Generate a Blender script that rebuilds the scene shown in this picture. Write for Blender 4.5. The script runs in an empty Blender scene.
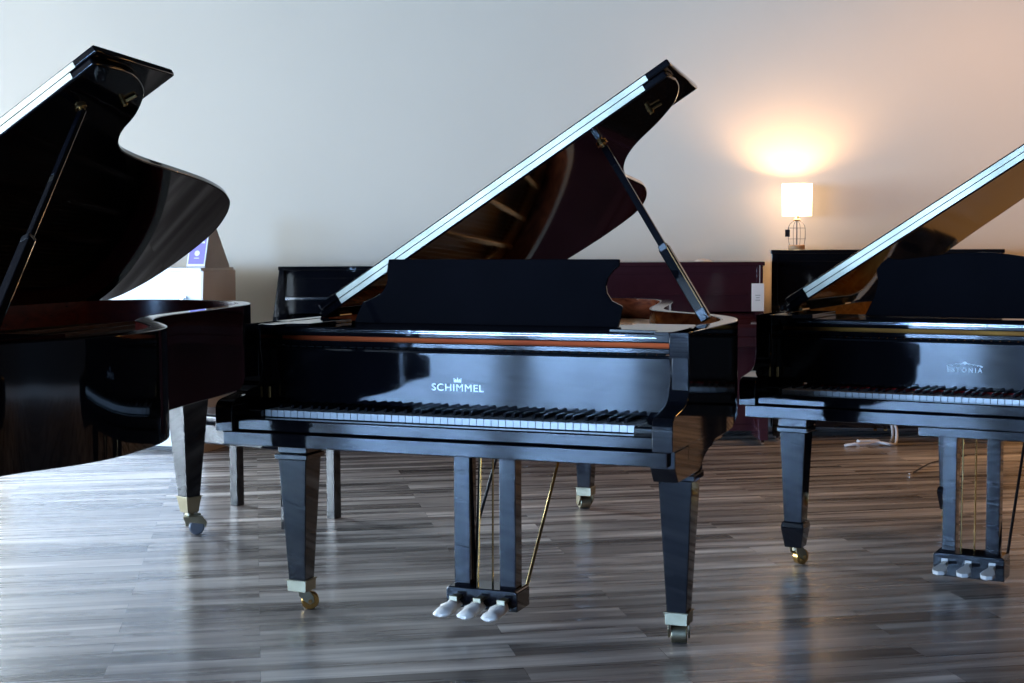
import bpy, bmesh, math, random
from mathutils import Matrix, Vector
random.seed(7)
sc = bpy.context.scene
col = sc.collection
cos, sin, pi = math.cos, math.sin, math.pi

# ------------------------------------------------------------------ materials
def newmat(name):
    m = bpy.data.materials.new(name); m.use_nodes = True
    return m, m.node_tree, m.node_tree.nodes['Principled BSDF']
def pmat(name, c, rough=.4, metal=0., spec=.5, **kw):
    m, nt, b = newmat(name)
    b.inputs['Base Color'].default_value = (*c, 1)
    b.inputs['Roughness'].default_value = rough
    b.inputs['Metallic'].default_value = metal
    b.inputs['Specular IOR Level'].default_value = spec
    for k, v in kw.items():
        b.inputs[k.replace('_', ' ')].default_value = v
    return m
def noise_col(m, c1, c2, scale=5., stretch=(1, 1, 1), detail=4, dist=0., lo=.35, hi=.65):
    nt = m.node_tree; b = nt.nodes['Principled BSDF']
    tc = nt.nodes.new('ShaderNodeTexCoord'); mp = nt.nodes.new('ShaderNodeMapping')
    nz = nt.nodes.new('ShaderNodeTexNoise'); cr = nt.nodes.new('ShaderNodeValToRGB')
    mp.inputs['Scale'].default_value = stretch
    nz.inputs['Scale'].default_value = scale; nz.inputs['Detail'].default_value = detail; nz.inputs['Distortion'].default_value = dist
    cr.color_ramp.elements[0].position = lo; cr.color_ramp.elements[1].position = hi
    cr.color_ramp.elements[0].color = (*c1, 1); cr.color_ramp.elements[1].color = (*c2, 1)
    nt.links.new(tc.outputs['Object'], mp.inputs[0]); nt.links.new(mp.outputs[0], nz.inputs[0])
    nt.links.new(nz.outputs[0], cr.inputs[0]); nt.links.new(cr.outputs[0], b.inputs['Base Color'])
    return m
M = {}
M['lacquer'] = noise_col(pmat('black_lacquer', (.004, .004, .006), .045, spec=.5), (.0035, .0035, .005), (.005, .005, .007), 3)
M['satin'] = noise_col(pmat('satin_black', (.01, .01, .012), .32), (.008, .008, .010), (.013, .013, .015), 8)
M['felt_black'] = noise_col(pmat('black_felt', (.012, .012, .012), .9, spec=.2), (.008, .008, .008), (.02, .02, .02), 60)
def burl(name, a, b, r=.12):
    return noise_col(pmat(name, a, r), a, b, 6, (1, 1, 2.2), 6, 2.5, .3, .7)
M['burl_red'] = burl('burl_veneer_red', (.15, .032, .014), (.40, .10, .038))
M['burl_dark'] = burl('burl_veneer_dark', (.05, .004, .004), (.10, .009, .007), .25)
M['burl_amber'] = burl('burl_veneer_amber', (.52, .20, .035), (.82, .38, .08))
M['spruce'] = noise_col(pmat('spruce_board', (.5, .28, .12), .3), (.42, .22, .08), (.55, .33, .14), 2, (40, 1, 1))
M['plate'] = noise_col(pmat('gold_plate', (.62, .36, .13), .3, .75), (.55, .30, .10), (.68, .42, .16), 30)
M['spruce_shaded'] = noise_col(pmat('shaded_soundboard', (.03, .008, .005), .6), (.024, .006, .004), (.035, .010, .006), 2, (40, 1, 1))  # left piano: soundboard colour darkened to hold the shade inside the case
M['plate_shaded'] = noise_col(pmat('shaded_gold_plate', (.04, .016, .008), .5, .5), (.035, .014, .007), (.05, .02, .01), 30)  # left piano: gold plate with its shade put into the colour
M['string'] = pmat('steel_string', (.6, .55, .48), .3, 1.)
M['felt_red'] = noise_col(pmat('red_felt', (.35, .012, .012), .8, spec=.2), (.30, .01, .01), (.40, .02, .018), 40)
M['felt_orange'] = noise_col(pmat('orange_wood', (.75, .11, .012), .6, spec=.2), (.62, .08, .010), (.80, .13, .015), 4, (1, 1, 5))
M['felt_amber'] = noise_col(pmat('amber_wood', (.5, .20, .02), .6, spec=.2), (.36, .13, .012), (.62, .27, .035), 4, (1, 1, 5))
M['white_key'] = pmat('white_key', (.92, .91, .88), .22)
M['black_key'] = noise_col(pmat('black_key', (.012, .012, .014), .25), (.010, .010, .012), (.016, .016, .018), 30)
M['brass'] = noise_col(pmat('brass', (.85, .58, .24), .18, 1.), (.80, .53, .20), (.90, .66, .32), 8)
M['pale_brass'] = noise_col(pmat('pale_brass', (.36, .31, .21), .42, 1.), (.30, .26, .17), (.42, .37, .26), 10)
M['inlay'] = pmat('old_gold_inlay', (.30, .16, .05), .55, .6)
M['chrome'] = pmat('chrome', (.75, .76, .78), .1, 1.)
M['hinge_steel'] = noise_col(pmat('hinge_nickel', (.30, .27, .20), .42, 1.), (.24, .22, .16), (.36, .32, .24), 5, (1, 1, 1))
M['rubber'] = pmat('grey_rubber', (.10, .10, .11), .35)
M['cloth'] = noise_col(pmat('white_cloth', (.8, .74, .66), .9, spec=.2), (.70, .64, .57), (.86, .80, .72), 25)
M['plastic'] = pmat('clear_sleeve', (.50, .48, .45), .25)
M['wheel_brass'] = pmat('wheel_brass', (.72, .42, .13), .25, 1.)
M['letter'] = pmat('letter_silver', (.88, .88, .9), .35, .3)
M['letter_dim'] = pmat('letter_grey', (.50, .50, .48), .5, 1.)
M['burgundy'] = noise_col(pmat('burgundy_lacquer', (.06, .012, .02), .1), (.030, .009, .013), (.046, .014, .020), 3)
M['white_paint'] = noise_col(pmat('white_paint', (.8, .8, .8), .35), (.78, .78, .79), (.83, .83, .83), 3)
M['cabinet_side_shaded'] = noise_col(pmat('shaded_cabinet_side', (.64, .57, .52), .5), (.60, .53, .48), (.67, .60, .55), 4)  # shade on the cabinet's right face, put into its base colour
M['paper'] = noise_col(pmat('white_paper', (.85, .85, .86), .7), (.82, .82, .83), (.87, .87, .88), 6)
M['card'] = noise_col(pmat('grey_card', (.46, .43, .41), .7), (.43, .40, .38), (.49, .46, .44), 6)
M['purple'] = pmat('purple_print', (.28, .22, .62), .5)
M['ink'] = pmat('grey_ink', (.4, .4, .42), .6)
M['wood_base'] = noise_col(pmat('light_wood', (.5, .28, .13), .5), (.4, .22, .1), (.6, .35, .17), 8, (1, 1, 8))
M['wire'] = pmat('grey_wire', (.12, .10, .09), .4, .8)
M['cable_w'] = pmat('off_white_plastic', (.62, .60, .60), .45)
M['seat'] = noise_col(pmat('black_leather', (.012, .012, .014), .22), (.010, .010, .012), (.018, .018, .021), 60)
M['frame'] = pmat('window_frame', (.05, .05, .055), .4)

def wall_mat(name, c):
    m = noise_col(pmat(name, c, .65, spec=.3), tuple(x * .985 for x in c), tuple(min(1, x * 1.015) for x in c), 1.2)
    nt = m.node_tree; b = nt.nodes['Principled BSDF']
    nz = nt.nodes.new('ShaderNodeTexNoise'); nz.inputs['Scale'].default_value = 180
    bp = nt.nodes.new('ShaderNodeBump'); bp.inputs['Strength'].default_value = .05; bp.inputs['Distance'].default_value = .002
    nt.links.new(nz.outputs[0], bp.inputs['Height']); nt.links.new(bp.outputs[0], b.inputs['Normal'])
    return m
M['wall'] = wall_mat('painted_wall', (.70, .60, .475))
M['dark_wall'] = wall_mat('charcoal_wall', (.035, .034, .033))
M['ceiling'] = wall_mat('painted_ceiling', (.022, .022, .023)); M['ceiling'].node_tree.nodes['Principled BSDF'].inputs['Specular IOR Level'].default_value = .0
M['trim'] = pmat('trim_paint', (.55, .55, .55), .4)

def floor_mat():
    m, nt, b = newmat('laminate_floor')
    N = nt.nodes.new; L = nt.links.new
    tc = N('ShaderNodeTexCoord'); mp = N('ShaderNodeMapping'); mp.inputs['Rotation'].default_value = (0, 0, -math.radians(10))
    L(tc.outputs['Object'], mp.inputs[0])
    br = N('ShaderNodeTexBrick')
    br.offset = .37; br.offset_frequency = 2; br.squash = 1
    br.inputs['Scale'].default_value = 1.; br.inputs['Brick Width'].default_value = 1.2; br.inputs['Row Height'].default_value = .125
    br.inputs['Mortar Size'].default_value = .0007; br.inputs['Mortar Smooth'].default_value = .2
    br.inputs['Color1'].default_value = (0, 0, 0, 1); br.inputs['Color2'].default_value = (1, 1, 1, 1); br.inputs['Mortar'].default_value = (.5, .5, .5, 1)
    L(mp.outputs[0], br.inputs[0])
    # streaky grain, shifted by plank
    sep = N('ShaderNodeSeparateXYZ'); L(mp.outputs[0], sep.inputs[0])
    cmb = N('ShaderNodeCombineXYZ')
    mx = N('ShaderNodeMath'); mx.operation = 'MULTIPLY'; mx.inputs[1].default_value = .55; L(sep.outputs[0], mx.inputs[0])
    my = N('ShaderNodeMath'); my.operation = 'MULTIPLY'; my.inputs[1].default_value = 8.; L(sep.outputs[1], my.inputs[0])
    mz = N('ShaderNodeMath'); mz.operation = 'MULTIPLY'; mz.inputs[1].default_value = 7.; L(br.outputs['Color'], mz.inputs[0])
    L(mx.outputs[0], cmb.inputs[0]); L(my.outputs[0], cmb.inputs[1]); L(mz.outputs[0], cmb.inputs[2])
    nz = N('ShaderNodeTexNoise'); nz.inputs['Scale'].default_value = 1.6; nz.inputs['Detail'].default_value = 3.5; nz.inputs['Roughness'].default_value = .52; nz.inputs['Distortion'].default_value = .35
    L(cmb.outputs[0], nz.inputs[0])
    cr = N('ShaderNodeValToRGB'); e = cr.color_ramp.elements
    e[0].position = .30; e[0].color = (.125, .108, .098, 1)
    e[1].position = .70; e[1].color = (.70, .64, .59, 1)
    e2 = cr.color_ramp.elements.new(.50); e2.color = (.285, .245, .222, 1)
    L(nz.outputs[0], cr.inputs[0])
    tone = N('ShaderNodeMapRange'); tone.inputs['To Min'].default_value = .62; tone.inputs['To Max'].default_value = 1.45
    L(br.outputs['Color'], tone.inputs[0])
    mul = N('ShaderNodeVectorMath'); mul.operation = 'SCALE'; L(cr.outputs[0], mul.inputs[0]); L(tone.outputs[0], mul.inputs['Scale'])
    gap = N('ShaderNodeMixRGB'); gap.blend_type = 'MIX'; L(br.outputs['Fac'], gap.inputs[0]); L(mul.outputs[0], gap.inputs[1]); gap.inputs[2].default_value = (.05, .045, .042, 1)
    L(gap.outputs[0], b.inputs['Base Color'])
    rr = N('ShaderNodeMapRange'); rr.inputs['To Min'].default_value = .20; rr.inputs['To Max'].default_value = .36; L(nz.outputs[0], rr.inputs[0]); L(rr.outputs[0], b.inputs['Roughness'])
    b.inputs['Specular IOR Level'].default_value = .55
    bp = N('ShaderNodeBump'); bp.inputs['Strength'].default_value = .25; bp.inputs['Distance'].default_value = .0015
    L(nz.outputs[0], bp.inputs['Height']); L(bp.outputs[0], b.inputs['Normal'])
    return m
M['floor'] = floor_mat()

# ------------------------------------------------------------------ helpers
class MB:
    def __init__(s): s.v = []; s.f = []
    def add(s, vs, fs):
        o = len(s.v); s.v += [tuple(x) for x in vs]; s.f += [tuple(i + o for i in f) for f in fs]; return s
    def box(s, x0, x1, y0, y1, z0, z1):
        vs = [(x, y, z) for z in (z0, z1) for y in (y0, y1) for x in (x0, x1)]
        return s.add(vs, [(0, 2, 3, 1), (4, 5, 7, 6), (0, 1, 5, 4), (2, 6, 7, 3), (0, 4, 6, 2), (1, 3, 7, 5)])
    def prism(s, pts, a, b, ax='z'):
        """closed outline pts (2D) extruded from a to b along axis"""
        n = len(pts)
        def P(p, t): return {'z': (p[0], p[1], t), 'x': (t, p[0], p[1]), 'y': (p[0], t, p[1])}[ax]
        vs = [P(p, a) for p in pts] + [P(p, b) for p in pts]
        fs = [tuple(range(n))[::-1], tuple(range(n, 2 * n))] + [(i, (i + 1) % n, n + (i + 1) % n, n + i) for i in range(n)]
        return s.add(vs, fs)
    def taper(s, c0, w0, d0, z0, c1, w1, d1, z1):
        vs = []
        for (c, w, d, z) in ((c0, w0, d0, z0), (c1, w1, d1, z1)):
            for sy in (-1, 1):
                for sx in (-1, 1): vs.append((c[0] + sx * w / 2, c[1] + sy * d / 2, z))
        return s.add(vs, [(0, 2, 3, 1), (4, 5, 7, 6), (0, 1, 5, 4), (2, 6, 7, 3), (0, 4, 6, 2), (1, 3, 7, 5)])
    def tube(s, pts, r, n=10, caps=True):
        pts = [Vector(p) for p in pts]; rs = r if isinstance(r, (list, tuple)) else [r] * len(pts)
        up = Vector((0, 0, 1)); rings = []
        t0 = (pts[1] - pts[0]).normalized(); a = t0.cross(up)
        if a.length < 1e-3: a = t0.cross(Vector((1, 0, 0)))
        a.normalize()
        vs = []
        for i, p in enumerate(pts):
            t = (pts[min(i + 1, len(pts) - 1)] - pts[max(i - 1, 0)]).normalized()
            a = (a - t * a.dot(t)).normalized(); b = t.cross(a)
            for k in range(n):
                an = 2 * pi * k / n; vs.append(p + (a * cos(an) + b * sin(an)) * rs[i])
        fs = []
        for i in range(len(pts) - 1):
            for k in range(n): fs.append((i * n + k, i * n + (k + 1) % n, (i + 1) * n + (k + 1) % n, (i + 1) * n + k))
        if caps: fs += [tuple(range(n))[::-1], tuple(range((len(pts) - 1) * n, len(pts) * n))]
        return s.add(vs, fs)
    def cyl(s, c, r, h, ax='z', n=24):
        d = {'x': (h / 2, 0, 0), 'y': (0, h / 2, 0), 'z': (0, 0, h / 2)}[ax]; c = Vector(c); d = Vector(d)
        return s.tube([c - d, c + d], r, n)
    def lathe(s, prof, c=(0, 0, 0), n=28):
        vs = []; m = len(prof)
        for (r, z) in prof:
            for k in range(n):
                a = 2 * pi * k / n; vs.append((c[0] + r * cos(a), c[1] + r * sin(a), c[2] + z))
        fs = [(i * n + k, i * n + (k + 1) % n, (i + 1) * n + (k + 1) % n, (i + 1) * n + k) for i in range(m - 1) for k in range(n)]
        return s.add(vs, fs)
    def bar(s, p, q, w, h, side=None):
        """rectangular bar p->q; w along side axis"""
        p = Vector(p); q = Vector(q); t = (q - p).normalized()
        sd = Vector(side) if side else t.cross(Vector((0, 0, 1)))
        sd = (sd - t * sd.dot(t)).normalized(); n = t.cross(sd)
        vs = []
        for c in (p, q):
            for a, b in ((-1, -1), (1, -1), (1, 1), (-1, 1)): vs.append(c + sd * a * w / 2 + n * b * h / 2)
        return s.add(vs, [(0, 3, 2, 1), (4, 5, 6, 7), (0, 1, 5, 4), (1, 2, 6, 5), (2, 3, 7, 6), (3, 0, 4, 7)])
    def build(s, name, mat, parent=None, bevel=0., smooth=None, loc=None, rot=None, seg=2):
        me = bpy.data.meshes.new(name); me.from_pydata(s.v, [], s.f)
        bm = bmesh.new(); bm.from_mesh(me); bmesh.ops.recalc_face_normals(bm, faces=bm.faces); bm.to_mesh(me); bm.free()
        me.materials.append(M[mat] if isinstance(mat, str) else mat)
        if smooth:
            me.shade_smooth(); me.set_sharp_from_angle(angle=math.radians(smooth))
        o = bpy.data.objects.new(name, me); col.objects.link(o)
        if parent: o.parent = parent
        if loc: o.location = loc
        if rot: o.rotation_euler = rot
        if bevel:
            md = o.modifiers.new('bevel', 'BEVEL'); md.width = bevel; md.segments = seg; md.limit_method = 'ANGLE'; md.angle_limit = math.radians(40)
        return o
def thing(name, label, cat, loc, rz=0, group=None):
    o = bpy.data.objects.new(name, None); col.objects.link(o); o.empty_display_size = .2
    o.location = loc; o.rotation_euler = (0, 0, rz); return tag(o, label, cat, group)
def tag(o, label, cat, group=None):
    o['label'] = label; o['category'] = cat
    if group: o['group'] = group
    return o
def struct(o): o['kind'] = 'structure'; return o
def relabel(o, label): o['label'] = label; return o

def catmull(P, k=5):
    out = []
    for i in range(len(P) - 1):
        p0 = P[max(i - 1, 0)]; p1 = P[i]; p2 = P[i + 1]; p3 = P[min(i + 2, len(P) - 1)]
        for j in range(k):
            t = j / k
            out.append(tuple(.5 * (2 * b + (c - a) * t + (2 * a - 5 * b + 4 * c - d) * t * t + (3 * b - a - 3 * c + d) * t ** 3) for a, b, c, d in zip(p0, p1, p2, p3)))
    out.append(tuple(P[-1])); return out
def offset(P, d):
    """offset an open polyline to its left by d (outline runs treble front -> tail -> bass front, so left is inwards)"""
    out = []
    for i, p in enumerate(P):
        a = P[max(i - 1, 0)]; b = P[min(i + 1, len(P) - 1)]
        tx, ty = b[0] - a[0], b[1] - a[1]; l = math.hypot(tx, ty) or 1
        out.append((p[0] - ty / l * d, p[1] + tx / l * d))
    return out
def interp(T, x):
    if x <= T[0][0]: return T[0][1]
    for (a, b), (c, d) in zip(T[:-1], T[1:]):
        if x <= c: return b + (d - b) * (x - a) / (c - a)
    return T[-1][1]
def ribbon(mb, out, inn, zb, zt):
    """wall between two polylines, bottom heights zb[i], top zt"""
    n = len(out); vs = []
    for i in range(n):
        vs += [(*out[i], zb[i]), (*inn[i], zb[i]), (*inn[i], zt), (*out[i], zt)]
    fs = [(0, 1, 2, 3), (4 * n - 4, 4 * n - 1, 4 * n - 2, 4 * n - 3)]
    for i in range(n - 1):
        a = 4 * i; b = a + 4
        for k in range(4): fs.append((a + k, b + k, b + (k + 1) % 4, a + (k + 1) % 4))
    return mb.add(vs, fs)
def textmesh(body, height, width, depth=.0016, bold=0.0, spacing=1.0):
    cu = bpy.data.curves.new('text', 'FONT'); cu.body = body; cu.size = 1; cu.extrude = 0; cu.offset = bold; cu.space_character = spacing; cu.align_x = 'CENTER'
    ob = bpy.data.objects.new('text', cu); col.objects.link(ob)
    dg = bpy.context.evaluated_depsgraph_get(); me = bpy.data.meshes.new_from_object(ob.evaluated_get(dg))
    vs = [v.co.copy() for v in me.vertices]; fs = [tuple(p.vertices) for p in me.polygons]
    bpy.data.objects.remove(ob); bpy.data.curves.remove(cu); bpy.data.meshes.remove(me)
    x0 = min(v.x for v in vs); x1 = max(v.x for v in vs); y0 = min(v.y for v in vs); y1 = max(v.y for v in vs)
    V = [((v.x - (x0 + x1) / 2) / (x1 - x0) * width, 0., (v.y - y0) / (y1 - y0) * height) for v in vs]
    n = len(V); mb = MB(); mb.add(V + [(a, -depth, c) for a, b, c in V], [f for f in fs] + [tuple(i + n for i in f) for f in fs])
    # side walls
    from collections import Counter
    ed = Counter()
    for f in fs:
        for i in range(len(f)): ed[tuple(sorted((f[i], f[(i + 1) % len(f)])))] += 1
    mb.f += [(a, b, b + n, a + n) for (a, b), c in ed.items() if c == 1]
    return mb

# ------------------------------------------------------------------ room
X0, X1, Y0, Y1, HT = -11.0, 7.0, -11.0, 9.72, 3.3
struct(MB().box(X0 - .2, X1 + .2, Y0 - .2, Y1 + .2, -.1, 0).build('floor', 'floor'))
struct(MB().box(X0 - .2, X1 + .2, Y0 - .2, Y1 + .2, HT, HT + .1).build('ceiling', 'ceiling'))
struct(MB().box(X1, X1 + .2, Y0, Y1, 0, HT).build('wall_right', 'dark_wall'))
def wall_with_windows(name, fixed, a0, a1, wins, axis, zs, zt, thick):
    """wall in plane x=fixed (axis 'x') or y=fixed; windows are (a,b) spans"""
    mb = MB()
    def bx(p, q, z0, z1):
        lo, hi = sorted((fixed, fixed + thick))
        if axis == 'x': mb.box(lo, hi, p, q, z0, z1)
        else: mb.box(p, q, lo, hi, z0, z1)
    cur = a0
    for p, q in wins:
        bx(cur, p, 0, HT); bx(p, q, 0, zs); bx(p, q, zt, HT); cur = q
    bx(cur, a1, 0, HT)
    return struct(mb.build(name, 'wall'))
def glass_mat():
    m = bpy.data.materials.new('window_glass'); m.use_nodes = True; nt = m.node_tree; nt.nodes.clear()
    o = nt.nodes.new('ShaderNodeOutputMaterial'); t = nt.nodes.new('ShaderNodeBsdfTransparent'); g = nt.nodes.new('ShaderNodeBsdfGlossy'); x = nt.nodes.new('ShaderNodeMixShader')
    g.inputs['Roughness'].default_value = .02; x.inputs[0].default_value = .06; t.inputs[0].default_value = (.96, .98, 1, 1)
    nt.links.new(t.outputs[0], x.inputs[1]); nt.links.new(g.outputs[0], x.inputs[2]); nt.links.new(x.outputs[0], o.inputs[0]); return m
M['glass'] = glass_mat()
LW = [(-10.6, -7.8), (-7.4, -4.6), (-4.2, -1.4), (-1.0, 1.8), (2.2, 5.0), (5.4, 8.2)]
wall_with_windows('wall_left', X0, Y0, Y1, LW, 'x', .12, 2.6, -.2)
BW = [(-10.6, -7.8)]
BKW = [(-6.6, -3.95)]
wall_with_windows('wall_back', Y1, X0 - .2, X1 + .2, BKW, 'y', .12, 2.6, .2)
wf = wall_with_windows('wall_front', Y0, X0, X1, BW, 'y', .12, 2.6, -.2); wf.data.materials[0] = M['dark_wall']
def window(n, axis, fixed, a, b, zs, zt, sgn, power, colr):
    root = MB()
    def bx(mb, p, q, z0, z1, d=.05, off=0.):
        c = fixed + sgn * (.1 + off)
        if axis == 'x': mb.box(c - d / 2, c + d / 2, p, q, z0, z1)
        else: mb.box(p, q, c - d / 2, c + d / 2, z0, z1)
    w = .05
    bx(root, a, b, zs, zs + w); bx(root, a, b, zt - w, zt); bx(root, a, a + w, zs + w, zt - w); bx(root, b - w, b, zs + w, zt - w)
    m = (a + b) / 2; bx(root, m - .02, m + .02, zs + w, zt - w, .04)
    fr = root.build('window_%d' % n, 'frame'); struct(fr)
    g = MB(); bx(g, a + w, b - w, zs + w, zt - w, .006); g.build('pane', 'glass', fr)
    ld = bpy.data.lights.new('daylight', 'AREA'); ld.shape = 'RECTANGLE'; ld.energy = power; ld.color = colr
    ld.size = b - a; ld.size_y = zt - zs
    lo = bpy.data.objects.new('daylight', ld); col.objects.link(lo)
    c = fixed + sgn * .35
    if axis == 'x':
        lo.location = (c, m, (zs + zt) / 2); lo.rotation_euler = (pi / 2, 0, -pi / 2 if sgn < 0 else pi / 2)
    else:
        lo.location = (m, c, (zs + zt) / 2); lo.rotation_euler = (pi / 2, 0, 0 if sgn < 0 else pi)
    return fr
DAY = (.74, .87, 1.); DAYB = (.34, .58, 1.)
PW = [1700, 1150, 560, 560, 800, 1080]
for i, (a, b) in enumerate(LW): window(i + 1, 'x', X0, a, b, .12, 2.6, -1, PW[i], (DAYB, DAYB, (.42, .66, 1.), (.55, .75, 1.), DAY, DAY)[i])
for i, (a, b) in enumerate(BW): window(i + 7, 'y', Y0, a, b, .12, 2.6, -1, 1700, DAYB)
for i, (a, b) in enumerate(BKW): window(i + 8, 'y', Y1, a, b, .12, 2.6, 1, 1250, DAY)
struct(MB().box(X0, X1, Y1 - .015, Y1, 0, .10).build('baseboard_back', 'trim', bevel=.004))
struct(MB().box(X1 - .015, X1, Y0, Y1 - .015, 0, .10).build('baseboard_right', 'trim', bevel=.004))

# ------------------------------------------------------------------ grand piano
KEY = 1.222 / 52
ARM = [(-.079, .650), (-.079, .718), (-.073, .736), (-.055, .748), (-.015, .7545), (.035, .762), (.068, .772), (.09, .790), (.103, .818), (.110, .853), (.104, .885), (.100, .902), (.100, None)]
def shared(o, me_owner=None): return o
_key = {}
def key_meshes():
    if not _key:
        w = MB().box(-KEY / 2 + .0009, KEY / 2 - .0009, 0, .150, -.021, 0).build('white_key', 'white_key', bevel=.0011)
        b = MB().add([(-.0055, .052, -.004), (.0055, .052, -.004), (.0055, .150, -.004), (-.0055, .150, -.004),
                      (-.0045, .060, .0115), (.0045, .060, .0115), (.0045, .150, .0125), (-.0045, .150, .0125)],
                     [(0, 3, 2, 1), (4, 5, 6, 7), (0, 1, 5, 4), (1, 2, 6, 5), (2, 3, 7, 6), (3, 0, 4, 7)]).build('black_key', 'black_key', bevel=.0012)
        dg = bpy.context.evaluated_depsgraph_get()
        for nm, o in (('w', w), ('b', b)):
            me = bpy.data.meshes.new_from_object(o.evaluated_get(dg)); _key[nm] = me; bpy.data.objects.remove(o)
    return _key

def caster(parent_leg, x, y, yaw, kind, r=.030):
    """brass fork with wheel; wheel touches z=0"""
    Rz = Matrix.Rotation(yaw, 4, 'Z'); T = Matrix.Translation((x, y, 0)) @ Rz
    def xf(mb): mb.v = [tuple(T @ Vector(v)) for v in mb.v]; return mb
    off = .028      # wheel trails behind the pivot (local +y)
    if kind == 'single':
        fk = MB().cyl((0, 0, .070), .012, .030, 'z')
        for s in (-1, 1):
            fk.prism([(-.016, .078), (.014, .080), (off + .012, .046), (off + .014, .026), (off, .018), (off - .016, .028), (-.010, .050)], s * .020, s * .0155, 'x')
        fk.box(-.020, .020, -.016, .014, .070, .080)
        xf(fk).build('caster_fork', 'pale_brass', parent_leg, bevel=.0015)
        wh = MB().cyl((0, off, r), r, .028, 'x', 32)
        w = xf(wh).build('caster_wheel', 'wheel_brass', parent_leg, bevel=.003, smooth=35)
        xf(MB().cyl((0, off, r), .007, .043, 'x', 12)).build('axle', 'brass', parent_leg)
    elif kind == 'roller':
        fk = MB().cyl((0, 0, .078), .016, .02, 'z')
        for s in (-1, 1):
            fk.prism([(-.020, .084), (.020, .084), (off + .022, .052), (off + .018, .022), (off, .014), (off - .016, .024), (-.018, .052)], s * .034, s * .028, 'x')
        fk.box(-.034, .034, -.020, .020, .070, .086)
        xf(fk).build('caster_fork', 'pale_brass', parent_leg, bevel=.0015)
        xf(MB().cyl((0, off, r), r, .050, 'x', 32)).build('caster_wheel', 'pale_brass', parent_leg, bevel=.004, smooth=35)
    else:           # double rubber wheels under a brass cup
        fk = MB().cyl((0, 0, .086), .018, .02, 'z').box(-.008, .008, -.02, off + .02, .035, .088)
        fk.prism([(-.030, .082), (off + .022, .082), (off + .042, .056), (off + .036, .030), (off + .030, .048), (-.024, .062)], .010, .048, 'x')
        xf(fk).build('caster_fork', 'pale_brass', parent_leg, bevel=.002)
        for s in (-1, 1):
            xf(MB().cyl((s * .020, off, .033), .033, .022, 'x', 32)).build('caster_wheel', 'rubber', parent_leg, bevel=.006, smooth=35)

def leg(root, x, y, top, w0, w1, style, cyaw, ckind, zc=.10, tw=0., d0=None):
    d0 = d0 or w0
    lg = MB().taper((0, 0), w0 + .018, d0 + .018, top - .018, (0, 0), w0 + .018, d0 + .018, top)
    if style == 'spade':
        lg.taper((0, 0), w1, w1, .170, (0, 0), w0, d0, top - .018)
        lg.taper((0, 0), w1 + .020, w1 + .020, .150, (0, 0), w1 + .012, w1 + .012, .170)
        lg.taper((0, 0), w1 * .92, w1 * .92, .072, (0, 0), w1 + .020, w1 + .020, .150)
    else:
        lg.taper((0, 0), w1, w1, zc, (0, 0), w0, d0, top - .018)
    o = lg.build('leg', 'lacquer', root, bevel=.0025, loc=(x, y, 0), rot=(0, 0, tw))
    if style != 'spade':
        h = .032 if ckind != 'double' else .062
        z = zc
        MB().taper((0, 0), w1 + (.008 if h < .05 else -.010), w1 + (.008 if h < .05 else -.010), z - h, (0, 0), w1 + .010, w1 + .010, z + .006).taper((0, 0), w1 + .016, w1 + .016, z + .004, (0, 0), w1 + .016, w1 + .016, z + .008).build('ferrule', 'pale_brass', o, bevel=.0015)
    caster(o, 0, 0, cyaw - tw, ckind)
    return o

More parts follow.
